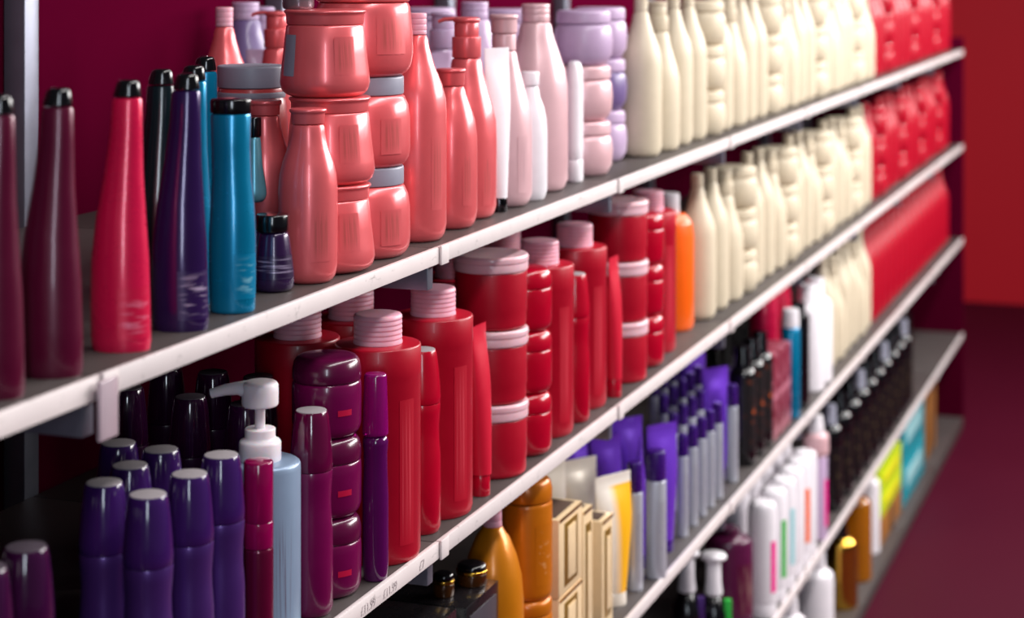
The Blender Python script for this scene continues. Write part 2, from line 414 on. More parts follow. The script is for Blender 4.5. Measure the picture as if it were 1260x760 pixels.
# --- salmon bottles
SALPRINT = print_mat('salmon_print', (229, 101, 106), (176, 84, 78), 7, .4, .54, .30, .30, soft=.16, coat=.35)
BARCODE = print_mat('barcode_print', (222, 150, 144), (90, 50, 50), .6, 40, .52, .4)
tb = 1.895
PB = [(20.3, 152), (21, 163), (25, 181), (31, 198), (35, 214), (36.5, 232), (36.5, 290), (36, 325), (34, 338), (27, 'B')]
PC = [(22, 133), (23, 134.5), (23, 137), (20.8, 139), (20.3, 152)]
sal_body = pxl(PB, tb, S, SALMON, sq=.85, bev=.006); sal_cap = pxl(PC, tb, S, SALMON, sq=.85)
sal_print = gen_lathe(conv([(36.1, 252), (36.3, 290), (36.1, 318)], tb, SZ[S]), SALPRINT, sq=.85, arc=(-80, -38), grow=.00025)
sal_bar = gen_lathe(conv([(35.6, 243), (36.2, 270), (36.3, 300)], tb, SZ[S]), BARCODE, sq=.85, arc=(-168, -128), grow=.00025)
thing('shampoo_bottle', [('body', sal_body), ('cap', sal_cap), ('label_or_glints', sal_print), ('barcode_label', sal_bar)], pos(379, tb, S),
      'salmon pink bottle with barcode standing in front of the stacked pots', 'bottle')
thing('shampoo_bottle', [('body', sal_body), ('cap', sal_cap)], pos(325, 2.0, S), 'salmon pink bottle behind the dark jar, half hidden', 'bottle')
# --- stack of three flared pots
tA = 1.968; hA = .0893
zA = [2 * hA, hA, 0]
base_y = lambda t, z: HY + (H - z) / t * F
yA = base_y(tA, SZ[0])                   # pixel row of the shelf at the stack's axis
def potA(mat):
    k = hA * F / tA                      # px height
    P = lambda q: yA - k * q
    body = [(46.5, P(.83)), (48, P(.80)), (51.5, P(.5)), (54.5, P(.27)), (55.5, P(.17)), (53, P(.06)), (42, 'B')]
    lid = [(49, P(1.0)), (50.5, P(.985)), (50.5, P(.97)), (48, P(.945)), (47.5, P(.83))]
    pr = [(50.2, P(.70)), (52, P(.5)), (54.3, P(.27))]
    return [('pot', pxl(body, tA, S, mat, bev=.006)), ('lid', pxl(lid, tA, S, mat)),
            ('label_or_glints', gen_lathe(conv(pr, tA, SZ[S]), SALPRINT, arc=(-72, -42), grow=.00025))]
pA = potA(SALMON)
gl = gen_lathe(conv([(50.2, yA - hA * F / tA * .72), (52, yA - hA * F / tA * .5), (54.3, yA - hA * F / tA * .25)], tA, SZ[S]), GREYLID, arc=(-152, -128), grow=.0005)
for i, (xx, nm) in enumerate(((400, 'topmost'), (406, 'middle'), (406, 'bottom'))):
    parts = list(pA) + ([('grey_sticker', gl)] if i == 0 else [])
    thing('hair_mask_pot', parts, pos(xx, tA, S, zA[i]), 'salmon flared pot, %s of the front stack of three' % nm, 'pot', 'flared salmon pots in the front stack')
tg = tA + .01
thing('grey_pot', [('body', lat([(.016, .042, 0), (.0165, .004, 0), (.0155, 0, 0)], pm('smoked_grey_pot', (120, 112, 120), .2, metal=.5))), ('lid', lat([(.0172, .054, 0), (.0172, .042, 0)], GREYLID))],
      pos(367, tg, S, 3 * hA), 'smoky grey pot resting on top of the salmon pots', 'pot')
# --- stack of grey-lidded jars
tB = 2.065; hB = .0968
yB = base_y(tB, SZ[0]); kB = hB * F / tB
Q = lambda q: yB - kB * q
jB = [('jar', pxl([(45, Q(.80)), (48, Q(.77)), (52.5, Q(.68)), (54.5, Q(.55)), (55, Q(.22)), (54, Q(.10)), (46, 'B')], tB, S, SALMON, bev=.006)),
      ('lid', pxl([(46, Q(1.0)), (47, Q(.985)), (47, Q(.80))], tB, S, GREYLID)),
      ('label_or_glints', gen_lathe(conv([(54.6, Q(.55)), (55, Q(.3)), (55, Q(.16))], tB, SZ[S]), SALPRINT, arc=(-66, -34), grow=.00025))]
for i, nm in enumerate(('bottom', 'middle')):
    thing('grey_lidded_jar', jB, pos(450, tB, S, hB * i), 'salmon jar with grey lid, %s of the stack behind the flared pots' % nm, 'jar', 'grey-lidded salmon jars')
z3 = 2 * hB
big = [('jar', lat([(.050, .080, 0), (.0515, .068, 0), (.0535, .045, 0), (.054, .025, 0), (.051, .008, 0), (.042, 0, 0)], SALMON, bev=.006)),
       ('lid', lat([(.050, .104, 0), (.0505, .102, 0), (.0505, .0815, 0), (.049, .08, 0)], SALMON)),
       ('label_or_glints', gen_lathe([(.0517, .066, 0), (.0535, .045, 0), (.054, .025, 0)], SALPRINT, arc=(-70, -30), grow=.00025))]
thing('large_jar', big, pos(447, tB, S, z3), 'large salmon jar on top of the grey-lidded jars', 'jar')
# --- wide jar with ribbed grey lid behind on the left
tw = 2.10; yw = base_y(tw, SZ[0])
thing('ribbed_lid_jar', [('jar', pxl([(40, 107), (40, 112), (41, 119), (43, 124), (45, 150), (46, 220), (44, 'B')], tw, S, pm('deep_salmon_plastic', (196, 74, 76), .34, coat=.2), bev=.005)),
                         ('lid', pxl([(40, 80), (41.5, 81.5), (41.5, 106), (40, 107)], tw, S, GREYLID)),
                         ('ring', pxl([(41, 112), (42.2, 112.5), (42.2, 119), (41, 119.5)], tw, S, GREYLID))],
      pos(309, tw, S), 'wide salmon jar with grey ribbed lid behind the teal bottle', 'jar')
# --- taller bottles, pump bottles (real-size kinds)
def kind_tall(body_mat, cap_mat, prn=None):
    t = 2.175
    b = pxl([(12.5, 42), (15.6, 59), (22, 81), (31, 103), (35.5, 121), (36.6, 140), (36.6, 170), (36.5, 275), (34, 288), (28, 'B')], t, S, body_mat, bev=.005)
    c = pxl([(11.5, 16), (12, 17.5), (12, 22), (11.4, 23), (12, 24), (12, 29), (11.4, 30), (12, 31), (12, 36), (11.4, 37), (12, 38), (12, 42)], t, S, cap_mat, bev=.0005)
    r = [('body', b), ('cap', c)]
    if prn: r.append(('label_or_glints', gen_lathe(conv([(36.5, 165), (36.5, 210), (36.5, 255)], t, SZ[S]), prn, arc=(-58, -30), grow=.00025)))
    return r
def kind_flip(body_mat, cap_mat, prn=None):
    t = 2.275
    b = pxl([(16, 105), (18.5, 116), (23, 128), (29.5, 147), (32, 166), (32.5, 190), (32.5, 258), (30, 272), (24, 'B')], t, S, body_mat, bev=.005)
    c = pxl([(17.5, 84), (18.5, 85.5), (18.5, 87.5), (17, 89), (16.5, 105)], t, S, cap_mat)
    r = [('body', b), ('cap', c)]
    if prn: r.append(('label_or_glints', gen_lathe(conv([(32, 182), (32.5, 210), (32.5, 250)], t, SZ[S]), prn, arc=(-62, -38), grow=.00025)))
    return r
def kind_pump(body_mat, cap_mat, prn=None):
    t = 2.36; k = t / F
    b = pxl([(18, 71), (20.5, 88), (26, 110), (32.5, 130), (36.5, 148), (37.5, 175), (37, 252), (34, 264), (27, 'B')], t, S, body_mat, bev=.005)
    collar = pxl([(17, 45), (18, 46), (18, 70), (17.5, 71)], t, S, cap_mat)
    neck = pxl([(15, 28), (15.5, 45)], t, S, cap_mat)
    zz = zpx(25, t) - SZ[S]
    head = pxl([(14, 21), (17, 23), (17, 26), (15, 28.5)], t, S, cap_mat)
    sp = gen_sweep([(-.008, 0, zz + .001), (-.018, 0, zz + .0015), (-.028, 0, zz + .001), (-.035, 0, zz - .002)], [(.008, .003), (.006, .0028), (.005, .0026), (.004, .0022)], cap_mat)
    r = [('body', b), ('collar', collar), ('pump_neck', neck), ('pump_head', head, (('spout', sp),))]
    if prn: r.append(('label_or_glints', gen_lathe(conv([(37, 180), (37, 215), (37, 250)], t, SZ[S]), prn, arc=(-56, -34), grow=.00025)))
    return r
def kind_pale(body_mat, cap_mat, prn=None):
    t = 2.465
    b = pxl([(15, 62), (17, 74), (21.5, 92), (27, 112), (32, 130), (34.5, 152), (35, 238), (32, 248), (25, 'B')], t, S, body_mat, bev=.005)
    collar = pxl([(14, 42), (15, 43), (15, 61), (15, 62)], t, S, cap_mat)
    head = pxl([(17, 18), (18, 20), (18, 22), (16.5, 24), (16.5, 40), (15, 42)], t, S, cap_mat)
    r = [('body', b), ('collar', collar), ('cap', head)]
    if prn: r.append(('label_or_glints', gen_lathe(conv([(35, 165), (35, 200), (35, 235)], t, SZ[S]), prn, arc=(-60, -36), grow=.00025)))
    return r
def kind_paletall(body_mat, cap_mat, prn=None):
    t = 2.635
    b = pxl([(18.5, 27), (22, 44), (29.5, 66), (36.5, 86), (39.5, 104), (40, 125), (40, 220), (35, 232), (28, 'B')], t, S, body_mat, bev=.005)
    c = pxl([(17, 5), (17.5, 6), (17.5, 10), (16.9, 11), (17.5, 12), (17.5, 17), (16.9, 18), (17.5, 19), (17.5, 27)], t, S, cap_mat, bev=.0006)
    r = [('body', b), ('cap', c)]
    if prn: r.append(('label_or_glints', gen_lathe(conv([(38.5, 160), (38.5, 190), (38.5, 222)], t, SZ[S]), prn, arc=(-62, -40), grow=.00025)))
    return r
PALEPRINT = print_mat('pale_print', (220, 176, 182), (158, 118, 128), 9, .5, .56, .36, .15, soft=.12)
tall_sal = kind_tall(SALMON, PINKCAP, SALPRINT)
thing('tall_bottle', tall_sal, pos(513, 2.175, S), 'tall salmon bottle with ribbed pale cap right of the jar stacks', 'bottle')
thing('shampoo_bottle', kind_flip(SALMON, SALMON, SALPRINT), pos(555, 2.275, S), 'shorter salmon bottle with flat cap in front of the salmon pump bottle', 'bottle')
pump_sal = kind_pump(SALMON, SALMON, SALPRINT)
thing('pump_bottle', pump_sal, pos(574, 2.365, S), 'salmon pump bottle at the front, next to the white tube', 'bottle')
thing('pump_bottle', pump_sal[:4], pos(341, 2.62, S), 'salmon pump bottle at the back, left of the top salmon pot', 'bottle')
thing('tall_bottle', tall_sal[:2], pos(276, 2.42, S), 'salmon bottle at the back, above the grey ribbed lid', 'bottle')
# white tube on a dark silver cap
def tube(name, x, t, s, h, r, hw, mat, capmat, caph, label, ang, group=None, dx=0.0, tilt=0.0, capr=None, z=0.0, cat='tube'):
    cr = capr or r
    me = gen_tube(h - caph, r, hw, mat, caph, dx=dx, tilt=tilt)
    cm = gen_lathe([(cr, caph, 0), (cr * 1.03, 0, 0)], capmat)
    return thing(name, [('tube_body', me), ('cap', cm)], pos(x, t, s, z), label, cat, group, ang)
CHROME = pm('dark_chrome', (70, 66, 70), .15, metal=1)
tube('cream_tube', 614, 2.415, S, .207, .0105, .021, WHITE, CHROME, .018, 'white squeeze tube on a dark chrome cap between salmon and pale bottles', ROT + .75, dx=-.004)
thing('pump_bottle', kind_pale(PALE, PALE, PALEPRINT), pos(620, 2.475, S), 'pale pink bottle with wide flip cap behind the white tube', 'bottle')
t = 2.535
thing('serum_bottle', [('body', pxl([(10, 105), (12.5, 120), (17.5, 132), (20.5, 146), (21.7, 165), (21.5, 232), (18, 'B')], t, S, WHITE, bev=.004)), ('cap', pxl([(11, 88), (11.5, 89), (11.5, 105)], t, S, WHITE))],
      pos(652, t, S), 'small white bottle standing before the tall pale pink bottle', 'bottle')
thing('tall_bottle', kind_paletall(PALE, PALE, PALEPRINT), pos(659, 2.64, S), 'tall pale pink bottle with ribbed cap next to the rounded white bottle', 'bottle')
t = 2.735
thing('rounded_bottle', [('body', pxl([(5, 75), (8, 78), (10, 86), (10.8, 105), (10.8, 180), (10.3, 195)], t, S, WHITE, sq=1.7)), ('cap', pxl([(10.4, 195), (10.8, 200), (10.8, 220), (9.5, 'B')], t, S, WHITE, sq=1.7))],
      pos(707, t, S), 'slim white round-topped bottle right of the tall pale pink bottle', 'bottle')
# stacks of pale and lilac jars
def kind_softjar(mat, lidmat):
    return [('jar', lat([(.039, .060, 0), (.042, .050, 0), (.0435, .035, 0), (.042, .015, 0), (.034, 0, 0)], mat, bev=.006)),
            ('lid', lat([(.037, .080, 0), (.040, .077, 0), (.0405, .062, 0), (.039, .060, 0)], lidmat))]
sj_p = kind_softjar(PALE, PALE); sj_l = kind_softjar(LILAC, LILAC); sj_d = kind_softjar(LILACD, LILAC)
for i, (nm, p) in enumerate((('bottom pale pink jar of the stack beside the round-topped white bottle', sj_p), ('middle pale pink jar of the stack beside the round-topped white bottle', sj_p), ('lilac jar on top of the two pale pink jars', sj_l))):
    thing('soft_jar', p, pos(718, 2.825, S, .0815 * i), nm, 'jar', 'soft round jars')
for x, t, where in ((738, 3.02, 'behind the pale pink jar stack'), (624, 2.93, 'at the back behind the pale pink bottles'), (529, 2.99, 'at the back behind the tall salmon bottle')):
    for i, nm in enumerate(('bottom', 'middle', 'top')):
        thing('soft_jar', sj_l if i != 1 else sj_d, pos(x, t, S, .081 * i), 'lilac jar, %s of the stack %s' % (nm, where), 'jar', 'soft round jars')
lil_pump = kind_pump(LILAC, LILAC)
thing('pump_bottle', lil_pump, pos(545, 2.60, S), 'lilac pump bottle behind the salmon pump bottle', 'bottle')
thing('pump_bottle', lil_pump, pos(324, 2.84, S), 'lilac pump bottle deep behind the top salmon pot', 'bottle')
thing('tall_bottle', kind_paletall(LILAC, LILAC), pos(584, 2.76, S), 'lilac bottle with ribbed cap behind the salmon and pale pumps', 'bottle')
tube('cream_tube', 534, 2.52, S, .195, .012, .022, LILAC, LILAC, .018, 'lilac tube between the tall salmon bottle and the lilac pump', ROT + .3)
tube('cream_tube', 322, 2.68, S, .192, .012, .022, LILAC, LILAC, .018, 'lilac tube in the far back corner behind the ribbed jar', ROT + .2)
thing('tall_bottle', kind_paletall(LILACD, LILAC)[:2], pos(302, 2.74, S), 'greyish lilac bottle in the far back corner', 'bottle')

# ================================================================== SECOND SHELF
S = 1
def kind_deo(body, cap, disc=DISC, h=.200):
    k = h / .211
    b = [(.0212, .150), (.0206, .138), (.0195, .122), (.0198, .108), (.0213, .088), (.0215, .06), (.0215, .008), (.019, 0)]
    c = [(.0160, .2105), (.0175, .203), (.0192, .188), (.0206, .170), (.0214, .158), (.0212, .150)]
    d = [(.0150, .2113), (.0153, .2095)]
    f = lambda p: [(r, z * k, 0) for r, z in p]
    return [('body', lat(f(b), body, bev=.002)), ('cap', lat(f(c), cap, bev=.001), (('top_disc', lat(f(d), disc)),))]
deo_p = kind_deo(PURPLE, PURPLECAP)
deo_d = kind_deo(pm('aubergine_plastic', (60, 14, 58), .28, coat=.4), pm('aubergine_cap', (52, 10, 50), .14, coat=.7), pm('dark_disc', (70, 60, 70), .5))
deo_m = kind_deo(MAGENTA, pm('magenta_cap', (86, 6, 50), .13, coat=.7))
deo_r = kind_deo(REDG, REDG, h=.205)
GP = 'violet spray deodorants on the second shelf'
for x, t, lb in ((182, 1.592, 'violet deodorant at the very front left, second shelf'), (233, 1.655, 'violet deodorant in front, second left of the maroon can'),
                 (272, 1.718, 'violet deodorant right beside the maroon can'), (198, 1.737, 'violet deodorant in the second row behind the front pair'),
                 (160, 1.683, 'violet deodorant in the second row at the left'), (146, 1.760, 'violet deodorant in the third row at the left'), (128, 1.628, 'violet deodorant at the left edge of the front row')):
    thing('deodorant_can', deo_p, pos(x, t, S), lb, 'deodorant', GP)
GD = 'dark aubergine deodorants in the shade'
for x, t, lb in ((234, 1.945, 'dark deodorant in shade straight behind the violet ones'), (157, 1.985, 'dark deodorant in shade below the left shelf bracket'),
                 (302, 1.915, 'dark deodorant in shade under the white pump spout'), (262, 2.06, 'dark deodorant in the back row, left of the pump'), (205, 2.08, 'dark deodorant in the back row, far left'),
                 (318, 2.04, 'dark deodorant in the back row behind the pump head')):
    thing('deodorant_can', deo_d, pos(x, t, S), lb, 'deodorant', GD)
t = 1.775
thing('spray_can', [('can', pxl([(18, 672), (18.5, 676), (18.5, 790), (17, 'B')], t, S, MAROONCAN)), ('ring', pxl([(17.8, 640), (18.3, 642), (18.3, 670), (17.8, 672)], t, S, MAROONCAP)),
                    ('cap', pxl([(17.2, 566), (18.2, 569), (18.2, 639), (17.8, 640)], t, S, MAROONCAP))], pos(318, t, S), 'slim maroon spray can in front of the grey pump bottle', 'spray can')
t = 1.846; k = t / F
zz = lambda y: zpx(y, t) - SZ[S]
head = pxl([(15, 468), (20.5, 469.5), (22.5, 473), (22.8, 480), (22.5, 497), (21, 499)], t, S, MILK, bev=.0015)
spout = gen_sweep([(-.004, 0, zz(479)), (-.014, 0, zz(478.5)), (-.0215, 0, zz(477.5)), (-.034, 0, zz(479.5)), (-.0475, 0, zz(484))],
                  [(.0115, .0085), (.0105, .0082), (.0080, .0062), (.0060, .0054), (.0048, .0046)], MILK, 20)
thing('pump_bottle', [('body', pxl([(44, 565), (46.5, 568, 3), (47, 575, 3), (47, 780, 3), (44, 'B')], t, S, BLUEGREY, bev=.004)),
                      ('collar', pxl([(18, 526), (19, 527), (19, 538), (25, 541), (26, 544), (26, 566)], t, S, MILK)),
                      ('stem', pxl([(6.3, 492), (6.3, 527)], t, S, MILK)), ('pump_head', head, (('spout', spout),)),
                      ('label_or_glints', gen_lathe(conv([(47, 625, 3), (47, 700, 3), (47, 775, 3)], t, SZ[S]), print_mat('bluegrey_print', (136, 156, 182), (100, 84, 104), 14, .8, .58, .36, .2), arc=(-72, -30), grow=.00025))],
      pos(320, t, S), 'blue-grey bottle with white pump head and long spout', 'bottle')
thing('deodorant_can', deo_m, pos(383, 1.887, S), 'magenta deodorant right of the blue-grey pump bottle', 'deodorant')
def kind_dome(mat, lidmat, prn=None):
    r = [('jar', lat([(.0345, .055, 0), (.0352, .052, 0), (.0355, .045, 0), (.0352, .012, 0), (.033, .004, 0), (.028, 0, 0)], mat, bev=.003)),
         ('lid', lat([(.024, .0805, 0), (.030, .0795, 0), (.0335, .0745, 0), (.0352, .067, 0), (.0352, .058, 0), (.0343, .055, 0)], lidmat, bev=.003))]
    if prn: r.append(('logo', gen_lathe([(.0355, .030, 0), (.0355, .024, 0)], prn, arc=(-66, -40), grow=.00025)))
    return r
dome_p = kind_dome(MAGENTA, PLUM, pm('red_print', (176, 8, 56), .4)); dome_r = kind_dome(REDG, REDG)
for i, nm in enumerate(('bottom', 'middle', 'top')):
    thing('cream_jar', dome_p, pos(402, 1.950, S, .0807 * i), 'plum domed jar, %s of the stack beside the clear-capped magenta bottle' % nm, 'jar', 'plum domed jars')
t = 1.988
thing('mist_bottle', [('body', pxl([(13, 534), (15.8, 541), (15.8, 545), (14.8, 556), (15, 580), (16.2, 610), (16.2, 690), (14.5, 'B')], t, S, pm('purple_clear_bottle', (96, 14, 92), .14, trans=.3, coat=.5), bev=.003)),
                      ('cap', pxl([(12.5, 459), (14, 461), (15.2, 500), (16, 530), (16, 534)], t, S, MAGCLEAR))],
      pos(462, t, S), 'slim purple bottle with clear magenta cap beside the first red bottle', 'bottle')
RL = .0468
ridges = []
for i in range(5):
    z0 = .259 - i * .0052
    ridges += [(.0262, z0, 0), (.0266, z0 - .0022, 0), (.0258, z0 - .0036, 0)]
REDPRINT = print_mat('red_print_lines', (168, 4, 34), (206, 70, 84), 8, .5, .56, .38, soft=.12, coat=.08)
litre = [('body', lat([(.0458, .2295, 0), (RL, .2275, 0), (RL, .198, 0), (.0462, .1965, 0), (.0462, .008, 0), (.044, 0, 0)], RED, bev=.002)),
         ('cap', lat([(.0225, .2615, 0), (.0250, .261, 0)] + ridges + [(.0268, .2315, 0), (.0268, .2295, 0)], PINKCAP, bev=.0006)),
         ('label_or_glints', gen_lathe([(.0462, .175, 0), (.0462, .1, 0), (.0462, .02, 0)], REDPRINT, arc=(-56, -30), grow=.0002))]
GL = 'red litre bottles with frosted ridged caps'
for x, t, lb in ((465, 2.07, 'large red bottle with frosted cap beside the slim purple bottle'), (533, 2.235, 'large red bottle with frosted cap left of the red tube and lidded jars'),
                 (664, 2.605, 'large red bottle with frosted cap right of the domed red jars'), (707, 2.765, 'large red bottle with frosted cap, last before the second red jar stack'),
                 (366, 2.105, 'large red bottle with frosted cap behind the plum jars'), (432, 2.215, 'large red bottle with frosted cap in the back row under the shelf edge'),
                 (618, 2.72, 'large red bottle in the back row behind the lidded jars'), (797, 3.15, 'large red bottle behind the far domed jars'), (560, 2.50, 'large red bottle in deep shade behind the first lidded jar stack')):
    thing('litre_bottle', litre, pos(x, t, S), lb, 'bottle', GL)
thing('deodorant_can', deo_r, pos(519, 2.155, S), 'glossy red deodorant between the first two front red bottles', 'deodorant')
thing('deodorant_can', deo_r, pos(707, 2.668, S), 'glossy red deodorant in front of the last big red bottle', 'deodorant')
tube('red_tube', 591, 2.30, S, .205, .0135, .022, REDP, REDG, .026, 'pinkish red squeeze tube left of the lidded red jars', ROT + 1.2, dx=-.004, capr=.0118)
tube('red_tube', 755, 2.815, S, .205, .0125, .022, REDP, REDG, .026, 'pinkish red squeeze tube right of the last big red bottle', ROT + 1.2, capr=.0115)
lidjar = [('jar', lat([(.0450, .0705, 0), (.0452, .068, 0), (.0455, .022, 0), (.0445, .018, 0), (.0445, .004, 0), (.042, 0, 0)], RED, bev=.002)),
          ('lid', lat([(.040, .0905, 0), (.0455, .0915, 0), (.0478, .089, 0), (.0478, .083, 0), (.0468, .082, 0), (.0472, .080, 0), (.0472, .0725, 0), (.0455, .0705, 0)], CLEARLID, bev=.0012))]
for x, t, wh in ((604, 2.405, 'first'), (760, 2.935, 'far')):
    for i, nm in enumerate(('bottom', 'middle', 'top')):
        thing('lidded_jar', lidjar, pos(x, t, S, .0917 * i), 'red jar with frosted lid, %s of the %s lidded stack' % (nm, wh), 'jar', 'red jars with frosted lids')
for x, t, wh in ((646, 2.50, 'right of the first lidded stack'), (790, 3.035, 'right of the far lidded stack')):
    for i, nm in enumerate(('bottom', 'middle', 'top')):
        thing('cream_jar', dome_r, pos(x, t, S, .0807 * i), 'glossy red domed jar, %s of the stack %s' % (nm, wh), 'jar', 'red domed jars')
thing('orange_bottle', [('body', lat([(.03, .20, 0), (.042, .185, 0), (.045, .16, 0), (.045, .01, 0), (.042, 0, 0)], BRIGHTO, bev=.003)), ('cap', lat([(.02, .235, 0), (.02, .20, 0)], WHITE))],
      pos(822, 3.33, S), 'bright orange bottle at the far end of the red products', 'bottle')

# ================================================================== THIRD SHELF
S = 2
def box_thing(name, X, Y, w, d, h, mat, label, cat='box', z=None, s=2, extra=(), group=None):
    parts = [('carton', gen_box(w, d, h, mat, .0012, 0, w / 2, d / 2))] + [(n, m) for n, m in extra]
    return thing(name, parts, (X, Y, SZ[s] if z is None else z), label, cat, group, 0)
def panel(w, h, x, z, mat, d=.001): return gen_box(w, d, h, mat, .0003, z, x, -d / 2 - .0001)
box_thing('black_box', 1.925, .022, .134, .17, .213, BLACKBOX, 'glossy black carton nearest the camera below the shelf prices', extra=[('front_panel', panel(.1, .17, .067, .02, BOXPANEL))])
box_thing('black_box', 2.085, .020, .108, .16, .205, BLACKBOX, 'glossy black carton with grey front left of the amber bottle', extra=[('front_panel', panel(.088, .18, .054, .012, BOXPANEL)), ('label_strip', panel(.012, .12, .059, .05, pm('tan_strip', (150, 130, 110), .4), .0022))])
def kind_gold(r, h):
    return [('body', lat([(r * .96, h * .55, 0), (r, h * .5, 0), (r, .002, 0), (r * .95, 0, 0)], pm('dark_amber_jar', (70, 36, 10), .2, metal=.3, coat=.4))),
            ('gold_ring', lat([(r, h * .72, 0), (r * 1.06, h * .70, 0), (r * 1.06, h * .57, 0), (r, h * .55, 0)], GOLD)),
            ('lid', lat([(r * .75, h, 0), (r * .95, h - .002, 0), (r * 1.0, h * .72, 0)], BLACK, bev=.003))]
thing('gold_ringed_pot', kind_gold(.0185, .026), (2.170, .046, SZ[S] + .205), 'small black pot with gold rim on the black carton', 'pot')
thing('gold_ringed_pot', kind_gold(.0125, .028), (2.118, .062, SZ[S] + .205), 'smaller gold-rimmed pot on the black carton under the bracket', 'pot')
t = 2.405
thing('amber_bottle', [('body', pxl([(12, 646), (14, 650), (21, 660), (30, 682), (36, 706), (38.5, 735), (39, 780), (37, 'B')], t, S, ORANGE, bev=.005)),
                       ('cap', pxl([(10.5, 612), (11.5, 613), (11.5, 620), (11, 621), (11.5, 622), (11.5, 629), (11, 630), (11.5, 631), (11.5, 638), (11, 639), (11.5, 640), (12, 646)], t, S, PINKCAP, bev=.0005))],
      pos(606, t, S), 'amber orange bottle with sloping shoulders and ribbed pale neck', 'bottle')
t = 2.505
OPR = print_mat('amber_print', (196, 108, 10), (232, 170, 110), 3, 9, .66, .34, .2, 2)
thing('amber_jar', [('jar', lat([(.0335, .112, 0), (.034, .105, 0), (.034, .006, 0), (.031, 0, 0)], ORANGEJ, bev=.003)), ('lid', lat([(.030, .132, 0), (.0335, .127, 0), (.0338, .112, 0)], ORANGEJ, bev=.003))],
      pos(648, t, S), 'amber jar beneath the tall amber tub', 'jar')
thing('amber_tub', [('body', lat([(.0332, .125, 0), (.0338, .120, 0), (.034, .02, 0), (.0335, .006, 0), (.030, 0, 0)], ORANGEJ, bev=.003)), ('lid', lat([(.026, .156, 0), (.031, .152, 0), (.0335, .142, 0), (.0336, .126, 0)], ORANGEJ, bev=.003)),
                    ('label_or_glints', gen_lathe([(.034, .10, 0), (.034, .02, 0)], OPR, arc=(-70, -20), grow=.00025))],
      pos(648, t, S, .1325), 'tall amber tub standing on the amber jar', 'tub')
def gold_carton(X, w, h, z, label, d=.055, Y=.02):
    fr = .008
    e = [('front_panel', panel(w * .55, h * .8, w * .5, h * .1, GOLDD)), ('window', panel(w * .32, h * .66, w * .5, h * .17, GOLDBOX, .0022)),
         ('gold_edge', panel(w * .96, .004, w * .5, h - .0045, GOLD, .0012)),
         ('tray_shade', gen_box(w - .016, d - .016, .0012, CARDDARK, .0003, h - .0004, w / 2, d / 2))]  # flat dark sheet, paints the shade of an open top recess
    return box_thing('gold_carton', X, Y, w, d, h, GOLDBOX, label, extra=e, z=SZ[2] + z, group='gold cartons on the third shelf')
gold_carton(2.424, .100, .1065, 0, 'gold carton at the bottom of the two-high stack')
gold_carton(2.424, .100, .1065, .1075, 'gold carton on top of the two-high stack')
gold_carton(2.530, .042, .196, 0, 'narrow gold carton right of the stacked gold cartons')
gold_carton(2.617, .052, .158, 0, 'gold carton standing before the yellow and white tube')
def two_tone():
    m = pm('yellow_white_tube', (236, 226, 216), .3, metal=.1, coat=.2); nt = m.node_tree; N = nt.nodes; L = nt.links; b = N['Principled BSDF']
    tc = N.new('ShaderNodeTexCoord'); sp = N.new('ShaderNodeSeparateXYZ'); L.new(tc.outputs['Object'], sp.inputs[0])
    fx = N.new('ShaderNodeMapRange'); fx.inputs['From Min'].default_value = -.014; fx.inputs['From Max'].default_value = .002; L.new(sp.outputs[0], fx.inputs['Value'])
    fz = N.new('ShaderNodeMapRange'); fz.inputs['From Min'].default_value = .178; fz.inputs['From Max'].default_value = .176; L.new(sp.outputs[2], fz.inputs['Value'])
    mu = N.new('ShaderNodeMath'); mu.operation = 'MULTIPLY'; L.new(fx.outputs[0], mu.inputs[0]); L.new(fz.outputs[0], mu.inputs[1])
    mx = N.new('ShaderNodeMix'); mx.data_type = 'RGBA'; src = b.inputs['Base Color'].links[0].from_socket
    mx.inputs['B'].default_value = (*lin((250, 182, 30)), 1); L.new(src, mx.inputs['A']); L.new(mu.outputs[0], mx.inputs['Factor']); L.new(mx.outputs['Result'], b.inputs['Base Color'])
    return m
TWOTONE = two_tone()
tube('foil_tube', 676, 2.93, S, .198, .018, .030, CREAMT, GOLD, .02, 'foil tube behind the tall amber tub', -.6)
tube('foil_tube', 709, 3.00, S, .180, .020, .040, CREAMT, GOLD, .02, 'cream foil tube behind the stacked gold cartons', -.6)
tube('foil_tube', 754, 2.865, S, .193, .020, .037, TWOTONE, CREAMT, .02, 'yellow and white tube right of the gold cartons', -.5)
GV = 'violet squeeze tubes on the third shelf'
for x, t, h, an, lb in ((704, 3.12, .185, -.62, 'violet tube peeping out below the shelf edge behind the cream tube'), (738, 3.34, .175, -.62, 'violet tube in the back by the far bracket'),
                        (745, 3.08, .196, -.62, 'violet tube behind the yellow and white tube'), (772, 3.22, .192, -.62, 'violet tube with bright crimp behind the slim silver can'),
                        (814, 3.12, .206, -.62, 'violet tube standing behind the big silver can'), (880, 3.55, .205, -.62, 'tall violet tube at the far end of the slim silver row'),
                        (852, 3.80, .21, -.62, 'violet tube in the back above the slim silver row')):
    tube('violet_tube', x, t, S, h, .019, .031, VIOLET, VIOLETD, .02, lb, an, GV)
tube('violet_tube', 787, 3.035, S, .205, .011, .018, VIOLET, VIOLETD, .02, 'violet tube seen edge-on between the two silver cans', ROT + math.pi / 2, GV)
def kind_can(r, hs, hc):
    return [('can', lat([(r * .97, hs, 0), (r, hs - .002, 0), (r, .004, 0), (r * .95, 0, 0)], SILVER)), ('cap', lat([(r * .88, hs + hc, 0), (r * .93, hs + hc - .003, 0), (r * .94, hs, 0)], VIOLETD)),
            ('label_or_glints', gen_lathe([(r, hs * .8, 0), (r, hs * .1, 0)], print_mat('silver_print', (196, 198, 210), (120, 92, 180), 5, 10, .66, .3, .45), arc=(-80, -10), grow=.0002))]
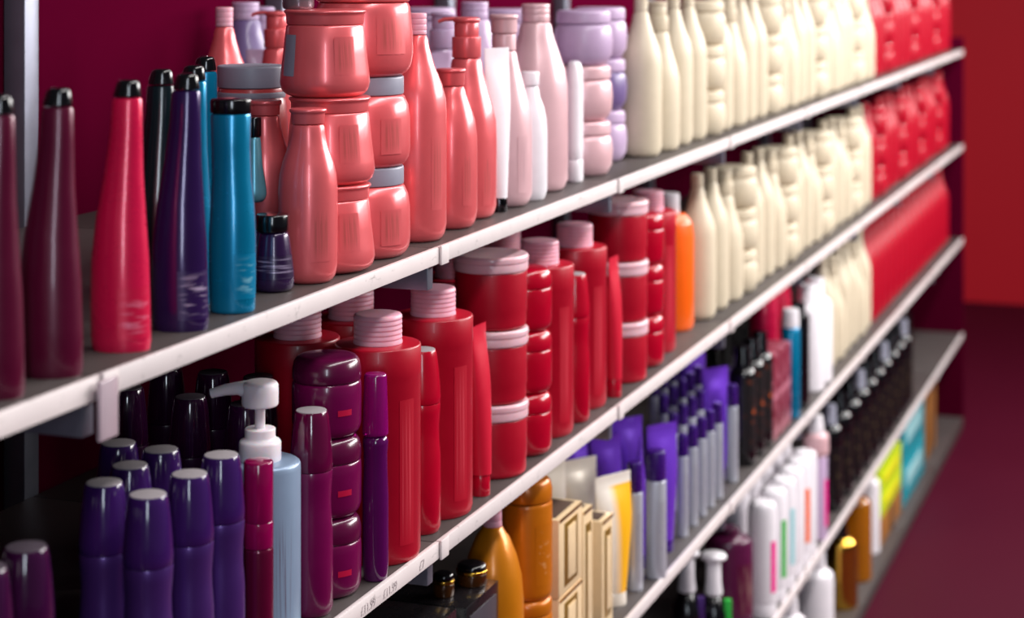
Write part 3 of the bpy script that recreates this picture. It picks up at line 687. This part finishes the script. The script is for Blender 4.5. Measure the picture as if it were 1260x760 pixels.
thing('silver_can', kind_can(.0165, .152, .046), pos(807, 2.985, S), 'silver can with violet cap, largest and nearest of the silver cans', 'can')
thing('silver_can', kind_can(.0125, .150, .046), pos(781, 2.925, S), 'silver can with violet cap beside the yellow tube', 'can')
stick = kind_can(.0095, .134, .036)

for r_, Y in enumerate((.03, .085, .14, .195)):
    for i, x in enumerate((840, 852, 863, 873, 883)):
        xx = x - r_ * 12
        thing('slim_can', stick, pos(xx, depth_for_row(xx, Y), S), 'slim silver can with violet cap, %s of the %s row' % (ords[i], ('front', 'second', 'third', 'back')[r_]), 'can', 'slim silver cans in rows')
thing('silver_can', kind_can(.0105, .140, .040), pos(901, depth_for_row(901, .03), S), 'silver can with violet cap next to the black and orange bottles', 'can')
ORING = print_mat('orange_dot_print', (20, 18, 20), (220, 96, 26), 2, 6, .66, .4)
for i, x in enumerate((914, 925, 935)):
    t = depth_for_row(x, .04)
    thing('black_bottle', [('body', lat([(.02, .185, 0), (.026, .175, 0), (.026, .004, 0), (.024, 0, 0)], BLACK, bev=.003)), ('cap', lat([(.014, .225, 0), (.015, .19, 0), (.016, .185, 0)], BLACK)),
                           ('label_or_glints', gen_lathe([(.026, .17, 0), (.026, .03, 0)], ORING, arc=(-100, -20), grow=.00025))], pos(x, t, S),
          'black bottle with orange marks, %s beyond the violet tubes' % ords[i], 'bottle', 'black and orange bottles')
for i, x in enumerate((952, 960, 967)):
    X, Y = at(x, depth_for_row(x, .025))
    box_thing('maroon_pack', X - .03, .02, .058, .05, .170, MAROONP, 'maroon patterned pack, %s in its row of three' % ords[i], 'pack', group='maroon patterned packs')
for i, x in enumerate((940, 949, 957)):
    thing('crimson_bottle', [('body', lat([(.012, .235, 0), (.024, .225, 0), (.03, .20, 0), (.032, .16, 0), (.032, .004, 0), (.03, 0, 0)], CRIMSON, bev=.003)), ('base_ring', lat([(.0325, .012, 0), (.0325, .002, 0)], PLUMD))], pos(x, depth_for_row(x, .13), S),
          'glossy crimson round-shouldered bottle, %s behind the maroon packs' % ords[i], 'bottle', 'crimson bottles behind the maroon packs')
thing('teal_bottle', [('body', lat([(.018, .19, 0), (.02, .186, 0), (.02, .004, 0), (.018, 0, 0)], TEAL)), ('cap', lat([(.017, .228, 0), (.018, .192, 0), (.018, .19, 0)], WHITE))], pos(973, depth_for_row(973, .03), S), 'slim teal bottle with white cap beyond the maroon packs', 'bottle')
thing('black_bottle', [('body', lat([(.022, .2, 0), (.024, .19, 0), (.024, 0, 0)], BLACK)), ('cap', lat([(.014, .225, 0), (.015, .2, 0)], BLACK))], pos(982, depth_for_row(982, .035), S), 'plain black bottle between the teal and the white ones', 'bottle')
for i, x in enumerate((993, 1003)):
    thing('white_bottle', [('body', lat([(.03, .19, 0), (.038, .175, 0), (.039, .004, 0), (.036, 0, 0)], WHITE, bev=.003)), ('cap', lat([(.02, .235, 0), (.021, .192, 0), (.022, .19, 0)], WHITE))], pos(x, depth_for_row(x, .05), S),
          'white bottle at the far end of the third shelf, %s' % ('nearer one' if i == 0 else 'farther one'), 'bottle', 'far white bottles')
for i, x in enumerate((850, 868, 884, 900, 912)):
    t = depth_for_row(x, .30)
    thing('grey_capped_bottle', [('body', lat([(.03, .20, 0), (.036, .19, 0), (.036, .004, 0), (.034, 0, 0)], BLACK)), ('cap', lat([(.018, .25, 0), (.022, .245, 0), (.022, .202, 0), (.024, .2, 0)], GREYLID))], pos(x, t, S),
          'black bottle with pale grey cap, %s in the shaded back row' % ords[i], 'bottle', 'grey-capped black bottles')

# ================================================================== FOURTH SHELF
S = 3
def trigger(x, t, h, accent, label):
    b = lat([(.013, h - .075, 0), (.018, h - .085, 0), (.026, h - .10, 0), (.028, h - .12, 0), (.028, .004, 0), (.026, 0, 0)], BLACK, bev=.003)
    n = lat([(.013, h - .012, 0), (.014, h - .05, 0), (.0165, h - .072, 0), (.015, h - .075, 0)], WHITE)
    hd = lat([(.019, h, 0), (.0235, h - .003, 0), (.0235, h - .009, 0), (.014, h - .014, 0)], WHITE)
    a = gen_box(.014, .012, .11, accent, .002, h - .19, .024, -.012)
    thing('pump_bottle', [('body', b), ('pump_neck', n), ('pump_head', hd), ('label_strip', a)], pos(x, t, S), label, 'bottle')
trigger(878, 3.48, .209, GREEN, 'dark bottle with white mushroom pump and green strip')
trigger(845, 3.44, .228, PURPLE, 'dark bottle with white pump just under the third shelf edge')
t = 3.72
thing('plum_bottle', [('body', lat([(.030, .172, 0), (.044, .162, 0), (.047, .15, 0), (.047, .004, 0), (.044, 0, 0)], PLUMD, sq=.75, bev=.003)), ('cap', lat([(.018, .186, 0), (.02, .184, 0), (.02, .172, 0)], PLUMD)),
                      ('label_strip', gen_lathe([(.047, .12, 0), (.047, .02, 0)], print_mat('plum_print', (84, 14, 50), (150, 120, 110), 6, 1.5, .56), sq=.75, arc=(-75, -15), grow=.00025))], pos(897, t, S), 'large plum bottle behind the white mushroom pump', 'bottle')
stripes = [PINKPR, GREEN, TEALPALE, None, BRIGHTO, None]
for i, x in enumerate((938, 951, 962, 972, 981, 989)):
    p = [('body', lat([(.018, .225, 0), (.0265, .22, 0), (.029, .20, 0), (.029, .03, 0), (.0275, .028, 0)], WHITE, bev=.003)), ('cap', lat([(.0275, .028, 0), (.028, .002, 0), (.027, 0, 0)], WHITE))]
    if stripes[i]: p.append(('colour_stripe', gen_lathe([(.029, .165 if i else .15, 0), (.029, .05, 0)], stripes[i], arc=(-62, -34), grow=.0005)))
    thing('white_bottle', p, pos(x, depth_for_row(x, .03), S), 'white round-topped bottle%s, %s of the row' % ({PINKPR: ' with hot pink stripe', GREEN: ' with green stripe', TEALPALE: ' with pale teal stripe', BRIGHTO: ' with orange stripe'}.get(stripes[i], ''), ords[i]), 'bottle', 'white bottles on the fourth shelf')
for i, x in enumerate((905, 920, 934, 947, 958)):
    thing('white_bottle', [('body', lat([(.018, .235, 0), (.0265, .23, 0), (.029, .21, 0), (.029, .03, 0)], WHITE, bev=.003)), ('cap', lat([(.028, .03, 0), (.0275, 0, 0)], WHITE))], pos(x, depth_for_row(x, .095), S),
          'white round-topped bottle in the second row, %s from the near end' % ords[i], 'bottle', 'white bottles on the fourth shelf')
t = depth_for_row(1002, .03)
thing('lilac_bottle', [('body', lat([(.024, .185, 0), (.0255, .18, 0), (.0255, .004, 0), (.023, 0, 0)], LILAC, bev=.003)), ('cap', lat([(.022, .236, 0), (.028, .230, 0), (.029, .192, 0), (.025, .187, 0), (.0245, .185, 0)], PALE, bev=.003)),
                       ('nozzle', lat([(.013, .275, 0), (.017, .25, 0), (.019, .236, 0)], WHITE)), ('label_or_glints', gen_lathe([(.0255, .135, 0), (.0255, .03, 0)], PINKPR, arc=(-50, -10), grow=.0005))],
      pos(1004, t, S), 'lilac bottle with wide pale pink cap and pink label', 'bottle')
OLIVEGLINT = print_mat('black_olive_glints', (14, 12, 14), (110, 92, 60), 3, 7, .64)  # brown-olive glints on black plastic, painted into the colour
for r_ in range(2):
    for i, x in enumerate((1021, 1034, 1046, 1057, 1067, 1077, 1086, 1095, 1103, 1110)):
        t = depth_for_row(x, .04 + .085 * r_)
        thing('black_bottle', [('body', lat([(.018, .20, 0), (.028, .19, 0), (.030, .17, 0), (.030, .004, 0), (.028, 0, 0)], BLACK, bev=.003)), ('cap', lat([(.014, .245, 0), (.015, .203, 0), (.016, .2, 0)], BLACK if i % 3 else GREYLID)),
                               ('label_or_glints', gen_lathe([(.030, .15, 0), (.030, .03, 0)], OLIVEGLINT, arc=(-90, -20), grow=.00025))], pos(x, t, S),  # this patch carries the painted glints, not label ink
              'black bottle on the fourth shelf, %s of the %s row beyond the lilac bottle' % (ords[i], ('front', 'back')[r_]), 'bottle', 'black bottles on the fourth shelf')
t = depth_for_row(1041, .005)

# ================================================================== BASE DECK
S = 4
def plain_bottle(x, Y, r, h, ch, mat, capmat, label, group=None, s=4, cr=.55):
    thing('bottle' if mat is not WHITE else 'white_bottle', [('body', lat([(r * .6, h, 0), (r * .95, h - .012, 0), (r, h - .03, 0), (r, .004, 0), (r * .93, 0, 0)], mat, bev=.003)), ('cap', lat([(r * cr, h + ch, 0), (r * cr * 1.05, h + .002, 0), (r * cr * 1.05, h, 0)], capmat))],
          pos(x, depth_for_row(x, Y), s), label, 'bottle', group)
plain_bottle(1002, .06, .045, .175, .035, WHITE, WHITE, 'big white bottle on the base deck, nearest the amber ones')
plain_bottle(968, .05, .042, .185, .035, WHITE, WHITE, 'big white bottle on the base deck at the near end')
plain_bottle(1034, .05, .042, .17, .03, GOLD, BLACK, 'gold flask with black stopper at the front of the base deck', cr=.4)
plain_bottle(1010, .13, .034, .16, .03, BLACK, WHITE, 'dark bottle in the second row behind the big white bottle')
plain_bottle(1053, .05, .040, .21, .06, AMBER, GOLD, 'amber glass perfume bottle with gold stopper')
plain_bottle(1067, .06, .034, .20, .05, WHITE, PALE, 'white bottle between the perfume and the lime boxes')
plain_bottle(1024, .22, .040, .22, .05, AMBER, BRIGHTO, 'amber bottle in the back of the base deck')
X, Y = at(1084, depth_for_row(1084, .03))
box_thing('brown_box', X, .03, .36, .12, .075, BROWNBOX, 'flat brown carton under the lime green cartons', z=SZ[4], extra=[('tape', panel(.04, .075, .18, 0, CARDDARK))])
for i in range(2):
    box_thing('lime_box', X, .03, .36, .12, .062, LIME, 'lime green carton, %s of the pair' % ('lower', 'upper')[i], z=SZ[4] + .0755 + .0625 * i, extra=[('front_panel', panel(.24, .026, .18, .018, pm('yellow_card', (226, 216, 30), .45)))], group='lime cartons')
X, Y = at(1110, depth_for_row(1110, .03))
for i in range(2):
    box_thing('teal_box', X + .01, .03, .44, .14, .125, TEALBOX, 'teal carton, %s of the pile beyond the lime ones' % ('bottom', 'top')[i], z=SZ[4] + .126 * i, extra=[('front_panel', panel(.3, .05, .22, .04, TEALPALE))], group='teal cartons')
X, Y = at(1140, depth_for_row(1140, .04))
box_thing('brown_box', X, .04, .22, .2, .24, BROWNBOX, 'brown carton at the far end of the base deck', z=SZ[4], extra=[('tape', panel(.04, .24, .11, 0, CARDDARK))])

# ================================================================== rows running on past the visible part
S = 0
cp = kind_tall(CREAM, CREAM); cj = kind_softjar(CREAM, CREAM); cpp = kind_pump(CREAM, CREAM); rp = kind_tall(RED, RED); rjj = kind_softjar(RED, REDG)
def row_on(s, xa, xb, seq, Y=.065, step=.098):
    X = xa; i = 0; cnt = {}
    sh = ('top', 'second', 'third')[s]
    while X < xb:
        red = X > 5.05; c = 'red' if red else 'cream'
        kk = seq[i % len(seq)]
        if red and kk == 'pump': kk = 'tall'
        n = cnt[(c, kk)] = cnt.get((c, kk), 0) + 1
        g = '%s %s goods far along the %s shelf' % (c, kk, sh)
        if kk == 'jar':
            for q, lv in enumerate(('bottom', 'middle', 'top')):
                thing('soft_jar', rjj if red else cj, (X, Y, SZ[s] + .081 * q), '%s round jar, %s of the %s such stack along the %s shelf' % (c, lv, ords[n - 1], sh), 'jar', g)
        else:
            thing('tall_bottle' if kk == 'tall' else 'pump_bottle', rp if red else (cp if kk == 'tall' else cpp), (X, Y, SZ[s]),
                  '%s %s bottle, %s of its kind far along the %s shelf' % (c, kk, ords[n - 1], sh), 'bottle', g)
        X += step; i += 1
row_on(0, 2.97, 6.62, ['tall', 'pump', 'tall', 'tall', 'jar'])
row_on(1, 3.33, 6.62, ['tall', 'tall', 'pump', 'jar'])
row_on(2, 4.50, 6.62, ['tall', 'pump', 'tall'])
# near end, left of the crimson bottle
S = 0
pl = sculpt(tP, BLACK, pm('deep_plum_bottle', (88, 8, 44), .3, metal=.2, coat=.3))
for X, Y, lb in ((1.262, .04, 'deep plum tapering bottle left of the crimson bottle'), (1.185, .04, 'deep plum tapering bottle at the near end, front row'), (1.225, .13, 'deep plum tapering bottle at the near end, second row')):
    thing('hair_bottle', pl, (X, Y, SZ[0]), lb, 'bottle', 'deep plum tapering bottles')
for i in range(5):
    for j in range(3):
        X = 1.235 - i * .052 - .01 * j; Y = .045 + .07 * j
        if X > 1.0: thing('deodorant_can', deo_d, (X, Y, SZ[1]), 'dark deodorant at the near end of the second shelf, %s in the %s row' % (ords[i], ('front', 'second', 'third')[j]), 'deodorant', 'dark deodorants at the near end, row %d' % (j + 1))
